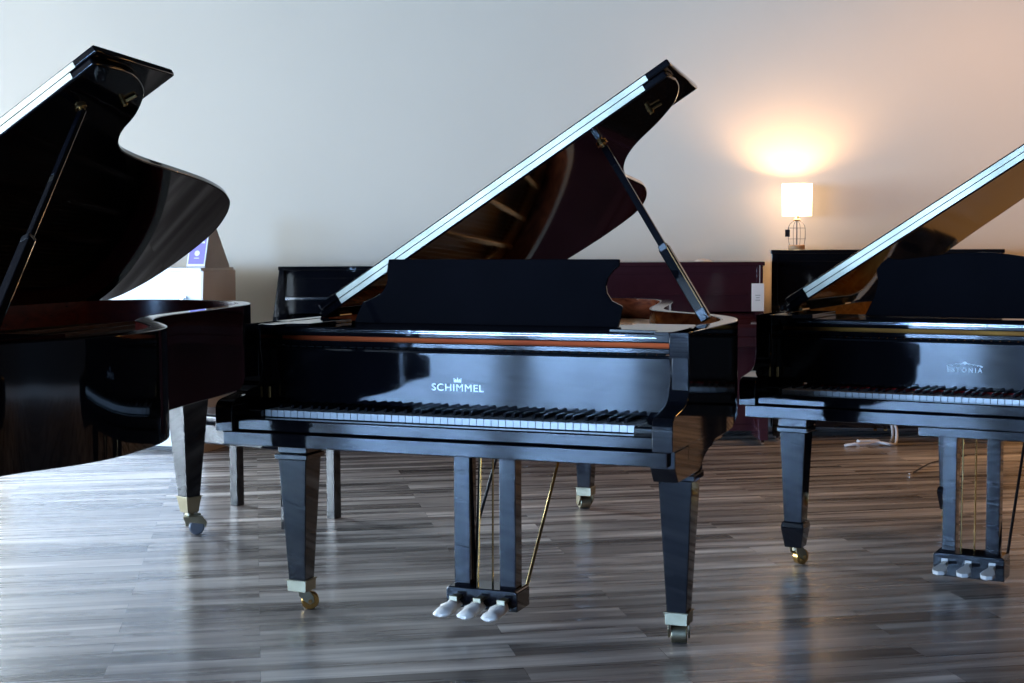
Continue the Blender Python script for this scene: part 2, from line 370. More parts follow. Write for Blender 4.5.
def grand(label, group, loc, yaw, P):
    W = P['W']; hw = W / 2; zr = P['zr']; dz = P.get('dz', 0.)
    hw0 = .743
    root = thing('grand_piano', label, 'piano', loc, -yaw, group)
    out = P['outline']
    sp = catmull(out, 5)
    t = .058
    inn = offset(sp, t - .006)
    n = len(sp)
    bz = P['zb']
    # case bottom heights: on the treble side the cheek steps up, elsewhere level
    CH = [(.10, .606), (.34, .607), (.40, .610), (.415, .625), (.66, .631), (.75, bz)]
    zb = []
    for p in sp:
        zb.append(interp(CH, p[1]) if (P['cheek'] and p[1] < .75) else bz)
    ribbon(MB(), sp, inn, zb, zr).build('case', 'lacquer', root, bevel=.0025, smooth=50)
    i0 = 0
    lin_o = offset(sp, t - .006); lin_i = offset(sp, t)
    ks = [i for i in range(n) if sp[i][1] > .30]
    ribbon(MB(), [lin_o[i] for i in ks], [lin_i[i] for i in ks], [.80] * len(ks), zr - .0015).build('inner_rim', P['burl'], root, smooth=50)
    # soundboard and bottom closing, plate
    poly = [inn[i] for i in ks]
    MB().prism(poly, .795, .81).build('soundboard', 'spruce_shaded' if P.get('dark') else 'spruce', root)
    pin = offset(sp, t + .02)
    ring_o = [pin[i] for i in ks]; ring_i = [offset(sp, t + .11)[i] for i in ks]
    pl = MB(); ribbon(pl, ring_o, ring_i, [.872] * len(ks), .888)
    vt = max(p[1] for p in out)
    front = min(.95, vt * .45)
    pl.box(-hw + t + .03, hw - t - .03, .50, .74, .872, .892)
    for k, (ua, ub) in enumerate(((-.36, -.50), (-.08, -.36), (.20, -.20), (.45, .05))):
        vb = {0: vt - .14, 1: vt - .12, 2: vt - .12, 3: vt * .72}[k]
        if k == 3: vb = vt * .5; ub = .35
        pl.bar((ua, .70, .896), (ub, vb, .892), .022, .026)
    pl.build('iron_plate', 'plate_shaded' if P.get('dark') else 'plate', root, bevel=.004)
    st = MB()
    for k in range(60):
        u = -.62 + k * 1.2 / 59
        ue = u - .30 * (1 - k / 59) if False else u - .12
        # string length follows the rim
        vmax = .75
        for (uu, vv) in sp:
            if uu > ue + .10 and vv > vmax: vmax = vv
        vmax = min(vmax, vt) - .16
        st.tube([(u, .66, .900), (ue, max(vmax, .9), .890)], .0008, 4)
    so = st.build('strings', 'satin' if P.get('dark') else 'string', root); so['kind'] = 'stuff'  # black strings where the interior shade is painted in
    # keybed, slip, blocks, keys
    ks_ = P['slab']
    MB().box(-ks_, ks_, -.069, .60, P.get('kz', .606), .650).build('keybed', 'lacquer', root, bevel=.003)
    MB().box(-hw + .062, hw - .062, -.058, -.020, .653, .691).build('key_slip', 'lacquer', root, bevel=.004)
    for s, nm in ((-1, 'left'), (1, 'right')):
        a, b = sorted((s * (hw0 - .060), s * .6125))
        kb = MB().prism([(-.020, .650), (-.020, .709), (-.014, .7135), (.10, .7145), (.155, .735), (.155, .650)], a, b, 'x').build('key_block', 'lacquer', root, bevel=.0015)
        arm = [(v, z if z else zr) for v, z in ARM]
        arm = catmull([a_ for a_ in arm[:-1]], 4) + [arm[-1]]
        arm += [(.30, zr), (.30, .650)]
        a, b = sorted((s * (hw - .060), s * (hw + .0005)))
        MB().prism(arm, a, b, 'x').build('arm', 'lacquer', root, bevel=.0025, smooth=30, seg=2)
        # dark bottom chamfer below the arm
    bw = s * 1
    # brass pivot plates of the fallboard
    for s in (-1,):
        MB().box(*sorted((s * .664, s * .674)), .125, .135, .7355, .775).build('fallboard_pivot', 'brass', root, bevel=.0015)
    km = key_meshes(); zk = .7134 + dz * .5
    for i in range(52):
        o = bpy.data.objects.new('white_key', km['w']); col.objects.link(o); o.parent = root; o.location = (-.611 + (i + .5) * KEY, 0, zk)
    # black keys: A B C D E F G pattern starting on A
    pat = {0: 1, 1: 0, 2: 1, 3: 1, 4: 0, 5: 1, 6: 1}   # after A, B, C, D, E, F, G
    sh = {0: .002, 2: -.003, 3: .003, 5: -.004, 6: 0.}
    for i in range(51):
        if pat[i % 7]:
            o = bpy.data.objects.new('black_key', km['b']); col.objects.link(o); o.parent = root; o.location = (-.611 + (i + 1) * KEY + sh[i % 7], 0, zk)
    MB().box(-.6115, .6115, .150, .154, .700, zk + .006).build('key_felt', P.get('kfelt', 'felt_black'), root)
    MB().box(-.6115, .6115, .002, .150, .652, .690).build('key_frame', 'felt_black', root)
    # fallboard
    fw = hw0 - .062
    fb = MB().prism([(.1580, .722 + dz * .3), (.1567, .893 + dz), (.1575, .899 + dz), (.163, .903 + dz), (.176, .903 + dz), (.182, .899 + dz), (.182, .722)], -fw, fw, 'x')
    fb = fb.build('fallboard', 'lacquer', root)
    if P.get('logo') == 'A':
        tm = textmesh('SCHIMMEL', .022, .176, bold=0, spacing=1.1)
        tm.v = [(x, y + .1585, z + .7765) for x, y, z in tm.v]
        # crown above the two Ms
        c = MB()
        c.prism([(-.012, .8045), (.012, .8045), (.0125, .8065), (-.0125, .8065)], .157, .1588, 'y')
        for cx, h in ((-.010, .0062), (-.005, .0078), (0, .0088), (.005, .0078), (.010, .0062)):
            c.prism([(cx - .0022, .8072), (cx + .0022, .8072), (cx + .0008 + cx * .15, .8072 + h), (cx - .0008 + cx * .15, .8072 + h)], .157, .1588, 'y')
        for cx, h in ((-.0118, .0150), (0, .0170), (.0118, .0150)): c.cyl((cx,   .1578, .8005 + h), .0014, .0015, 'y', 8)
        tm.add(c.v, c.f)
        lt = tm.build('lettering', 'letter', fb)
        lt.location.x = -.012; relabel(lt, 'silver maker lettering with a small crown')
    elif P.get('logo') == 'B':
        tm = textmesh('ESTONIA', .0165, .118, bold=.003, spacing=1.5)
        tm.v = [(x, y + .1578, z + .777) for x, y, z in tm.v]
        c = MB()
        arc = [(-.058 + .116 * k / 24, .7985 + .0085 * (1 - abs(-1 + k / 12) ** 2.2)) for k in range(25)]
        c.tube([(a,   .1578, b) for a, b in arc], .0009, 5)
        for k in range(0, 25, 3):
            a, b = arc[k]; c.prism([(a - .0035, b + .0015), (a + .0035, b + .0015), (a + .001, b - .0035), (a - .001, b - .0035)], .157, .1588, 'y')
        c.prism([(-.010, .8065), (.010, .8065), (.006, .8125), (0, .8150), (-.006, .8125)], .157, .1588, 'y')
        for sg in (-1, 1): c.prism([(sg * .060, .7965), (sg * .053, .7965), (sg * .050, .8025), (sg * .056, .8015)], .157, .1588, 'y')
        tm.add(c.v, c.f)
        lt = tm.build('lettering', 'letter_dim', fb); relabel(lt, 'thin grey maker lettering under an arched ornament')
    # rail behind the fallboard with felt dashes, coloured strip, shelf
    rz = dz
    MB().box(-fw, fw, .160, .222, .907 + rz, .925 + rz).build('lock_rail', 'lacquer', root, bevel=.003)
    d = MB()
    for k in range(44): d.box(-fw + .02 + k * (2 * fw - .04) / 44, -fw + .02 + (k + .72) * (2 * fw - .04) / 44, .1575, .180, .9035 + rz, .9065 + rz)
    d.build('felt_dashes', 'felt_black', root)
    MB().box(-fw, fw, .235, .245, .900 + rz, .938 + rz).build('felt_strip', P['strip'], root)
    sh_ = MB().box(-fw, fw, .192, .60, .9375 + rz, .966 + rz)
    sh_.build('music_shelf', 'lacquer', root, bevel=.0035)
    MB().box(-fw + .06, fw - .06, .1895, .1925, .952 + rz, .9535 + rz).box(-fw + .10, fw - .16, .1895, .1925, .958 + rz, .9592 + rz).build('shelf_moulding', 'chrome', root)
    for s in (-1, 1):
        pts = [(s * fw, .105), (s * (fw - .045), .105), (s * (fw - .052), .17), (s * (.47 if s > 0 else .56), .20), (s * (.47 if s > 0 else .56), .50), (s * (fw - .02), .50), (s * fw, .56)]
        if s < 0: pts = pts[::-1]
        MB().prism(pts, .967 + rz, zr - .001).build('shelf_side', 'lacquer', root, bevel=.0015)
    # music desk
    dk = P['desk']; th = .014; tilt = .20
    v0 = .447; z0 = .966 + rz
    mb = MB(); mb.prism([(u, z) for u, z in dk], 0, th, 'y')
    mb.v = [(x, v0 + y + (z - z0) * tilt, z) for x, y, z in mb.v]
    mb.build('music_desk', 'lacquer', root, bevel=.003)
    # lid: main leaf and folded front leaf
    al = P['al']; hz = P['hz']; tl = .026; vh = P['vh']; Wl = P['Wl']
    def LP(w, v, o): return (-hw + w * cos(al) - o * sin(al), v, hz + w * sin(al) + o * cos(al))
    def slab(pts, o0, o1, nm, mat, bev=.004):
        m = MB(); k = len(pts)
        m.add([LP(w, v, o0) for w, v in pts] + [LP(w, v, o1) for w, v in pts],
              [tuple(range(k))[::-1], tuple(range(k, 2 * k))] + [(i, (i + 1) % k, k + (i + 1) % k, k + i) for i in range(k)])
        return m.build(nm, mat, root, bevel=bev, seg=3, smooth=40)
    lo = P['lid']
    ml = slab([(-.012, vh)] + [(Wl, vh)] + catmull(lo, 5), -tl, -.0008, 'lid', 'lacquer', .006)
    fl = P['flap']
    sl = slab([(.0, vh - .0005), (Wl + .028, vh - .0005), (Wl - .018, vh + fl), (.04, vh + fl)], .0008, tl, 'front_lid', 'lacquer', .006)
    # long piano hinge on both leaves
    for (o0, o1, wa, wb, par) in ((-tl + .0058, -.0016, .085, Wl - .085, ml), (.0016, tl - .0058, .085, Wl - .06, sl)):
        m = MB(); pts = [(wa, vh - .0030), (wb, vh - .0030), (wb, vh - .0002), (wa, vh - .0002)]
        m.add([LP(w, v, o0) for w, v in pts] + [LP(w, v, o1) for w, v in pts], [(3, 2, 1, 0), (4, 5, 6, 7), (0, 1, 5, 4), (1, 2, 6, 5), (2, 3, 7, 6), (3, 0, 4, 7)])
        for k in range(18):
            w = wa + (k + .5) * (wb - wa) / 18; oo = (o0 + o1) / 2; c = Vector(LP(w, vh - .0032, oo)); m.tube([c, c - Vector((0, .0012, 0))], .0022, 8)
        m.build('lid_hinge', P.get('hinge', 'hinge_steel'), par)
    # hardware under the lid
    hwm = MB()
    w, v = P['latch']
    hwm.bar(LP(w - .03, v, -tl - .006), LP(w + .02, v + .02, -tl - .006), .012, .008); hwm.tube([LP(w - .02, v, -tl), LP(w - .02, v, -tl - .02)], .009, 12)
    hwm.build('lid_latch', 'brass', ml, bevel=.001)
    w, v = P['cup']
    ct = LP(w, v, -tl)
    MB().tube([LP(w, v, -tl), LP(w, v, -tl - .008)], .020, 20).tube([LP(w, v, -tl), LP(w, v, -tl - .018)], .010, 16).build('prop_cup', 'brass', ml, bevel=.001)
    # prop stick
    b0 = Vector(P['prop']); b1 = Vector(LP(w, v, -tl - .016)); mid = b0.lerp(b1, .40)
    pr = MB().bar(b0, mid, .026, .038, (0, 1, 0)).bar(mid, b1, .017, .024, (0, 1, 0)).build('lid_prop', 'lacquer', root, bevel=.003)
    dd = (b1 - b0).normalized(); nn = Vector((0, -1, 0))
    sdv = dd.cross(nn).normalized()
    if P.get('inlay', True): MB().bar(b0 + dd * .02 + nn * .0135 + sdv * .013, mid + nn * .0135 + sdv * .013, .002, .004, (0, 1, 0)).build('prop_inlay', 'inlay', pr)
    MB().bar(mid - dd * .012, mid + dd * .012, .030, .030, (0, 1, 0)).build('prop_collar', 'satin', pr, bevel=.003)
    MB().bar(b0 - dd * .01, b0 + dd * .03, .034, .030, (0, 1, 0)).cyl((b0.x, b0.y, b0.z), .010, .05, 'y', 16).build('prop_bracket', 'satin', pr, bevel=.001)
    # spine hinges
    for v in (vh + .12, vt * .72):
        MB().cyl((-hw + .004, v, zr + .006), .007, .09, 'y', 12).box(-hw, -hw + .035, v - .045, v + .045, zr, zr + .003).build('spine_hinge', 'brass', root)
    # underside beams and bottom board closing the keybed area
    MB().box(-hw + .07, hw - .07, .50, .58, bz - .03, .795).build('belly_rail', 'satin', root)
    # legs
    for q in P['legs']: 
        lx, ly = q[0], q[1]
        if ly < .6: MB().box(lx - .055, lx + .055, ly - .05, ly + .07, q[2] + .0005, P.get('kz', .606) - .0005).build('leg_plate', 'lacquer', root, bevel=.004)
        else: MB().box(lx - .09, lx + .09, ly - .09, ly + .09, q[2] + .0005, .80).build('leg_plate', 'lacquer', root, bevel=.004)
        leg(root, *q)
    if P['cheek']: MB().prism([(-.045, .648), (-.045, .600), (-.01, .556), (.215, .556), (.225, .558), (.250, .566), (.274, .577), (.299, .592), (.345, .604), (.345, .648)], hw - .075, hw - .0012, 'x').build('leg_bracket', 'lacquer', root, bevel=.002)
    # pedal lyre
    ly = P['lyre']; y = ly['v']; bt = ly['bz1']; bb = ly['bz0']
    for s in (-1, 1):
        MB().box(*sorted((s * ly['po'], s * ly['pi'])), y - .022, y + .035, bt - .002, P.get('kz', .606)).build('lyre_post', 'lacquer', root, bevel=.002)
    if ly.get('block'): MB().box(-.19, .19, y - .03, y + .07, .525, .560).box(-.16, .16, y - .01, y + .06, .560, .606).build('lyre_block', 'lacquer', root, bevel=.003)
    pb = MB().prism([(-ly['bw'], bb), (ly['bw'], bb), (ly['bw'], bt - .008), (ly['bw'] - .008, bt), (-ly['bw'] + .008, bt), (-ly['bw'], bt - .008)], y - .052, y + .06, 'y').build('pedal_box', 'lacquer', root, bevel=.003)
    for k in ly['rods']:
        MB().tube([(k[0], y + .022, bt), (k[0] + k[1], y + .03, .61)], .0035, 8).build('pedal_rod', 'felt_black' if len(k) > 2 else 'brass', root)
    for s in ((1, -1) if not ly.get('block') else (1,)):
        MB().tube([(s * ly['bw'] * .93, y + .055, bt - .01), (s * ly['bw'] * .93, y + .62, bz + .12)], .0055, 10).build('lyre_brace', 'brass' if s > 0 and not ly.get('block') else 'satin', root)
    for k, px in enumerate((-.083, 0, .083)):
        yf = y - .052
        if ly['pedal'] == 'cloth':
            z = bb + .030
            pd = MB().bar((px, yf + .02, z + .012), (px, yf - .035, z + .004), .026, .012, (1, 0, 0)).box(px - .014, px + .014, yf - .040, yf - .028, z - .016, z + .016).build('pedal', 'pale_brass', root, bevel=.002)
            sl_ = MB(); rr = [(.000, .010), (.006, .024), (.026, .026), (.046, .029), (.062, .025), (.080, .029), (.098, .026), (.110, .012)]
            vs = []
            for j, (dd_, rx) in enumerate(rr):
                for q_ in range(14):
                    a = 2 * pi * q_ / 14; wob = 1 + .11 * sin(3 * a + j * 1.7 + k) + .07 * sin(5 * a + j * 2.3 + k) + .05 * cos(2 * a + 3 * j)
                    vs.append((px + rx * cos(a) * wob - .010 * dd_ / .1 * 1.2, yf - .014 - dd_, z - .010 - .16 * dd_ + (rx * .60) * sin(a) * wob * (1.15 - dd_ * 4)))
            m_ = len(rr)
            sl_.add([(px, yf - .014, z - .006)] + vs + [(px - .012, yf - .120, z - .028)],
                    [(0, 1 + q_, 1 + (q_ + 1) % 14) for q_ in range(14)] + [(1 + i * 14 + q_, 1 + i * 14 + (q_ + 1) % 14, 1 + (i + 1) * 14 + (q_ + 1) % 14, 1 + (i + 1) * 14 + q_) for i in range(m_ - 1) for q_ in range(14)] + [(1 + (m_ - 1) * 14 + q_, 1 + m_ * 14, 1 + (m_ - 1) * 14 + (q_ + 1) % 14) for q_ in range(14)])
            relabel(sl_.build('pedal_cover', 'cloth', pd, smooth=60), 'white cloth cover')
        else:
            z = bb + .050
            pr_ = [(-.008, yf), (-.010, yf - .03), (-.020, yf - .055), (-.026, yf - .080), (-.020, yf - .100), (0, yf - .108), (.020, yf - .100), (.026, yf - .080), (.020, yf - .055), (.010, yf - .03), (.008, yf)]
            mb = MB().prism([(px + a, b) for a, b in pr_], z - .006, z + .008)
            mb.v = [(a, b, c - (yf - b) * .18) for a, b, c in mb.v]
            mb.box(px - .012, px + .012, yf - .003, yf + .001, z - .014, z + .016)
            mb.build('pedal', 'plastic' if ly['pedal'] == 'clear' else 'brass', root, bevel=.002)
    return root

def mirror_tail(pts, hw, vs): return pts
outC = [(.7425, .10), (.7428, .30), (.743, .50), (.743, .64), (.732, .78), (.69, .93), (.62, 1.06), (.54, 1.16), (.44, 1.245), (.36, 1.33), (.295, 1.46), (.25, 1.62), (.21, 1.82), (.17, 2.03), (.12, 2.22), (.05, 2.37), (-.05, 2.46), (-.18, 2.505), (-.35, 2.51), (-.52, 2.46), (-.65, 2.35), (-.725, 2.20), (-.743, 2.02), (-.743, 1.4), (-.743, .8), (-.743, .45), (-.743, .10)]
lidC = [(1.495, .72), (1.470, .845), (1.405, .99), (1.30, 1.10), (1.203, 1.165), (1.14, 1.225), (1.088, 1.30), (1.040, 1.40), (1.005, 1.50), (.975, 1.62), (.955, 1.80), (.93, 2.00), (.875, 2.195), (.80, 2.34), (.71, 2.42), (.56, 2.45), (.42, 2.44), (.27, 2.40), (.13, 2.30), (.03, 2.17), (-.006, 2.02)]
deskC = [(-.523, .966), (-.515, .995), (-.497, 1.036), (-.462, 1.050), (-.432, 1.066), (-.416, 1.088), (-.409, 1.115), (-.415, 1.142), (-.411, 1.183), (.411, 1.183), (.411, 1.160), (.394, 1.147), (.376, 1.122), (.371, 1.098), (.376, 1.075), (.394, 1.050), (.430, 1.034), (.428, 1.0), (.420, .966)]
deskC = [(u * 1.0, z) for u, z in deskC]
S = 1.08
def Lq(w, v): return (S * w - .802, S * v - 2.786)
outL = [(.806, .10)] + [Lq(*p) for p in [(1.500, 2.76), (1.53, 2.85), (1.556, 2.96), (1.560, 3.07), (1.540, 3.20), (1.505, 3.33), (1.44, 3.455), (1.34, 3.57), (1.225, 3.69), (1.135, 3.82), (1.072, 3.97), (1.03, 4.15), (.995, 4.32), (.955, 4.50), (.91, 4.68), (.855, 4.82), (.75, 4.96), (.61, 5.05), (.44, 5.10), (.28, 5.09), (.14, 5.03), (.04, 4.92), (0, 4.75), (0, 4.0)]] + [(-.802, .9), (-.802, .45), (-.802, .10)]
vhL = 3.31 * S - 2.786
lidL = [(a * S, b * S - 2.786) for a, b in [(1.503, 3.40), (1.485, 3.52), (1.42, 3.64), (1.316, 3.725), (1.231, 3.76), (1.185, 3.79), (1.147, 3.83), (1.115, 3.885), (1.090, 3.96), (1.060, 4.08), (1.025, 4.26), (.991, 4.427), (.958, 4.57), (.912, 4.721), (.867, 4.822), (.825, 4.89), (.752, 4.966), (.644, 5.042), (.557, 5.077), (.44, 5.10), (.30, 5.11), (.16, 5.09), (.05, 5.02), (-.006, 4.85)]]
outR = [(.743, .10), (.743, .30), (.743, .45), (.735, .60), (.70, .76), (.62, .92), (.51, 1.05), (.40, 1.17), (.30, 1.30), (.21, 1.42), (.10, 1.52), (-.05, 1.59), (-.22, 1.64), (-.40, 1.66), (-.58, 1.61), (-.70, 1.49), (-.743, 1.32), (-.743, .9), (-.743, .45), (-.743, .10)]
lidR = [(1.495, .50), (1.48, .66), (1.41, .82), (1.28, .98), (1.15, 1.11), (1.04, 1.24), (.95, 1.38), (.86, 1.48), (.74, 1.535), (.613, 1.57), (.494, 1.62), (.37, 1.67), (.24, 1.66), (.11, 1.58), (.02, 1.44), (-.006, 1.30)]
deskR = [(-.433, .953), (-.400, 1.03), (-.392, 1.08), (-.400, 1.127), (-.385, 1.150), (-.359, 1.174), (-.340, 1.168), (-.310, 1.166), (-.217, 1.176), (-.123, 1.189), (-.03, 1.194), (.055, 1.190), (.141, 1.177), (.217, 1.168), (.310, 1.160), (.359, 1.168), (.385, 1.146), (.400, 1.123), (.392, 1.08), (.400, 1.03), (.433, .953)]

lyreC = dict(v=.362, bz1=.118, bz0=.050, bw=.125, po=.108, pi=.052, rods=[(-.043, .012), (.010, 0.0), (-.052, .018, 1)], pedal='cloth')
lyreR = dict(v=.325, bz1=.108, bz0=.022, bw=.125, po=.100, pi=.053, rods=[(-.042, .002), (.006, 0)], pedal='clear', block=True)
lyreL = dict(v=.362, bz1=.118, bz0=.050, bw=.125, po=.108, pi=.052, rods=[(-.04, 0), (0.0, 0.0), (.04, 0)], pedal='plain')

PC = grand('black glossy grand piano in the centre, red-brown interior, white cloth-covered pedals', 'black grand pianos', (-.2168, 4.3862, 0), .3744,
    dict(W=1.4856, zr=.9778, zb=.655, cheek=True, outline=outC, lid=lidC, al=.562, hz=.996, vh=.617, Wl=1.494, flap=.518, latch=(1.366, .835), cup=(1.139, .856),
         burl='burl_red', strip='felt_orange', desk=deskC, slab=.724, prop=(.618, .79, .985), logo='A',
         legs=[(-.650, .285, .537, .105, .062, 'plain', -1.05, 'single', .098), (.662, .300, .537, .105, .062, 'plain', .25, 'roller', .101), (-.330, 2.36, .60, .105, .062, 'plain', .6, 'roller', .10)],
         lyre=lyreC))
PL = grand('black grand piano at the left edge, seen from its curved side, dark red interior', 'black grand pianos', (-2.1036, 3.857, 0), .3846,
    dict(W=1.604, zr=.9895, zb=.652, kz=.634, cheek=False, dark=True, outline=outL, lid=lidL, al=.5177, hz=.986, vh=vhL, Wl=1.507 * S, flap=.45, latch=(1.50, 1.094), cup=(1.42, vhL + .16),  # dark: interior shade painted into plate, soundboard and strings
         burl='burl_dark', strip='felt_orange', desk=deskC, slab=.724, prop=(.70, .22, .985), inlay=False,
         legs=[(-.70, .285, .537, .105, .062, 'plain', .5, 'double', .15), (.50, .13, .537, .105, .062, 'plain', .9, 'double', .15), (-.200, 2.42, .60, .128, .066, 'plain', -.9, 'double', .158, -.36)],
         lyre=lyreL))
PR = grand('black grand piano at the right edge, amber interior, wavy-topped music desk', 'black grand pianos', (1.507, 4.952, 0), .501,
    dict(W=1.4856, zr=.967, zb=.64, cheek=True, dz=-.016, outline=outR, lid=lidR, al=.574, hz=.989, vh=.472, Wl=1.50, flap=.36, latch=(1.366, .7), cup=(1.05, .65),
         kfelt='felt_red', burl='burl_amber', strip='felt_amber', desk=deskR, slab=.724, prop=(.655, .60, .97), logo='B',
         legs=[(-.650, .300, .535, .098, .070, 'spade', -.5, 'single', .072), (.650, .300, .535, .098, .070, 'spade', .6, 'single', .072), (-.30, 1.36, .60, .098, .070, 'spade', .6, 'single', .072)],
         lyre=lyreR))

# ------------------------------------------------------------------ bench behind the left and centre pianos
bn = thing('piano_bench', 'black piano bench behind the front-left leg of the centre piano', 'bench', (0, 0, 0), 0)
ax = Vector((.831, -.556, 0)); ay = Vector((.556, .831, 0))
A = Vector((-1.305, 6.856, 0)); 
bn.location = A + ax * .30 - ay * .15; bn.rotation_euler = (0, 0, -.59)
MB().prism(catmull([(-.37, -.19), (.37, -.19), (.37, .19), (-.37, .19), (-.37, -.19)], 1)[:-1], .345, .435).build('bench_frame', 'lacquer', bn, bevel=.006)
MB().box(-.36, .36, -.18, .18, .435, .475).build('seat', 'seat', bn, bevel=.015, seg=4)
for sx in (-1, 1):
    for sy in (-1, 1): MB().box(sx * .30 - .023, sx * .30 + .023, sy * .15 - .023, sy * .15 + .023, 0, .345).build('leg', 'lacquer', bn, bevel=.002)

# ------------------------------------------------------------------ upright pianos by the back wall
def upright(label, x0, x1, yb, yf, h, mat, group=None, flare=0.):
    """yb back, yf face of the upper panel; the key shelf projects towards -y"""
    t = thing('upright_piano', label, 'piano', ((x0 + x1) / 2, yb, 0), 0, group)
    w = (x1 - x0) / 2; d = yf - yb     # d negative
    MB().box(-w, -w + .04, d, 0, .06, h - .025).box(w - .04, w, d, 0, .06, h - .025).box(-w + .04, w - .04, -.06, 0, .06, h - .025).build('case', mat, t, bevel=.003)
    MB().box(-w - .008, w + .008, d - .018, .0, h - .025, h).build('top_lid', mat, t, bevel=.004)
    if flare:
        for s in (-1, 1): MB().prism([(s * w, h - .025), (s * (w + flare), .76), (s * (w + flare), .66), (s * (w - .03), .66), (s * (w - .03), h - .025)], d - .03, d + .02, 'y').build('side_wing', mat, t, bevel=.003)
        MB().box(-w + .04, w - .04, d - .05, d, .885, .905).build('desk_ledge', 'chrome', t, bevel=.003)
    up = MB().box(-w + .04, w - .04, d + .004, d + .02, .80, h - .025); up.build('upper_panel', mat, t, bevel=.002)
    MB().box(-w + .10, w - .10, d - .004, d + .004, .90, .915).box(-w + .10, w - .10, d - .004, d + .004, h - .075, h - .065).build('panel_moulding', mat, t, bevel=.002)
    MB().box(-w + .04, w - .04, d + .02, d + .036, .10, .62).build('lower_panel', mat, t, bevel=.002)
    MB().box(-w, w, d - .26, d + .03, .60, .66).build('key_shelf', mat, t, bevel=.006)
    # cheeks with curved top
    for s in (-1, 1):
        a, b = sorted((s * w, s * (w - .05)))
        MB().prism(catmull([(d - .265, .66), (d - .265, .735), (d - .24, .755), (d - .12, .762), (d - .05, .785), (d + .0, .83)], 4) + [(d + .01, .66)], a, b, 'x').build('cheek', mat, t, bevel=.003, smooth=30)
        a, b = sorted((s * (w - .008), s * (w - .062)))
        # console legs with block, shaft and foot
        MB().box(a, b, d - .245, d - .185, .50, .60).taper(((a + b) / 2, d - .215), .040, .040, .17, ((a + b) / 2, d - .215), .050, .052, .50).box(a - .003, b + .003, d - .248, d - .182, .04, .17).build('leg', mat, t, bevel=.003)
        MB().box(a, b, d - .26, d + .02, .035, .10).prism([(d - .01, .10), (d - .16, .10), (d - .01, .18)], a, b, 'x').build('toe_block', mat, t, bevel=.004)
        MB().cyl(((a + b) / 2, d - .215, .018), .018, .02, 'x', 20).box((a + b) / 2 - .013, (a + b) / 2 + .013, d - .225, d - .205, .018, .036).build('caster', 'chrome', t, bevel=.002)
    MB().prism([(d - .235, .66), (d - .235, .715), (d - .22, .735), (d - .06, .765), (d + .005, .790), (d + .005, .66)], -w + .05, w - .05, 'x').build('fallboard', mat, t, bevel=.003)
    MB().box(-w + .04, w - .04, d + .0, -.06, .06, .10).build('bottom_board', mat, t)
    for k in (-.06, 0, .06): MB().bar((k, d + .03, .075), (k, d - .09, .06), .022, .01, (1, 0, 0)).build('pedal', 'brass', t, bevel=.002)
    return t
ub = upright('burgundy upright piano behind the centre piano with a white tag at its right end', .075, 1.547, 9.52, 9.0, 1.108, 'burgundy', 'upright pianos by the back wall')
uk = upright('black upright piano against the back wall carrying the lit table lamp', 1.687, 3.087, 9.492, 9.092, 1.178, 'lacquer', 'upright pianos by the back wall')
uk.rotation_euler.z = -.15
ul = upright('black upright piano behind the bass end of the centre piano with slanted panel', -1.43, .0, 9.55, 9.02, 1.092, 'lacquer', 'upright pianos by the back wall', .045)
# white tag hanging on the burgundy piano
pt = MB().box(1.470, 1.546, 8.955, 8.958, .805, .975).build('paper_tag', 'paper'); tag(pt, 'white paper tag hanging at the right end of the burgundy upright piano', 'tag')
ps = MB().bar((1.52, 8.957, .972), (1.52, 8.957, 1.085), .004, .001, (1, 0, 0)).build('string', 'cable_w', pt)
tk = MB()
for k, (ww, zz) in enumerate(((.03, .90), (.022, .885), (.028, .87))): tk.box(1.508 - ww / 2, 1.508 + ww / 2, 8.9535, 8.955, zz, zz + .005)
tk.build('print', 'ink', pt)
# crumpled white cloth lying on the burgundy piano
cl = MB(); nn = 18; vs = []; fs = []
for j in range(7):
    for i in range(nn):
        a = 2 * pi * i / nn; r = .008 + .05 * j / 6 * (1 + .18 * sin(3 * a + 1)); zz = 1.109 + .012 * (1 - (j / 6) ** 2) * (1 + .4 * sin(4 * a + j)) 
        vs.append((1.20 + r * cos(a), 9.18 + .6 * r * sin(a), max(zz, 1.1095)))
fs = [tuple(range(nn))] + [(j * nn + i, j * nn + (i + 1) % nn, (j + 1) * nn + (i + 1) % nn, (j + 1) * nn + i) for j in range(6) for i in range(nn)] + [tuple(range(6 * nn, 7 * nn))[::-1]]
tag(cl.add(vs, fs).build('polishing_cloth', 'cloth', smooth=60), 'small crumpled white cloth on top of the burgundy upright piano', 'cloth')

# ------------------------------------------------------------------ table lamp
LX, LY, LZ = 1.842, 9.46, 1.178
lt = thing('table_lamp', 'lit table lamp with white drum shade and wire cage base', 'lamp', (LX, LY, LZ), 0)
MB().lathe([(0, 0), (.050, 0), (.052, .004), (.052, .026), (.048, .030), (0, .030)]).build('lamp_base', 'wood_base', lt, smooth=40)
cg = MB()
for k in range(8):
    a = 2 * pi * k / 8 + .2
    pr = [(.050, .030), (.056, .06), (.058, .10), (.056, .14), (.045, .165), (.022, .182), (.010, .186)]
    cg.tube([(r * cos(a), r * sin(a), z) for r, z in catmull(pr, 3)], .0016, 6)
for z, r in ((.068, .0565), (.138, .0562)):
    cg.tube([(r * cos(2 * pi * k / 32), r * sin(2 * pi * k / 32), z) for k in range(33)], .0016, 6, caps=False)
cg.build('wire_cage', 'wire', lt)
MB().cyl((0, 0, .11), .004, .16, 'z', 10).build('lamp_stem', 'wire', lt)
MB().lathe([(.0, .184), (.022, .184), (.024, .192), (.014, .200), (.014, .225), (0, .225)]).build('lamp_socket', 'brass', lt, smooth=40)
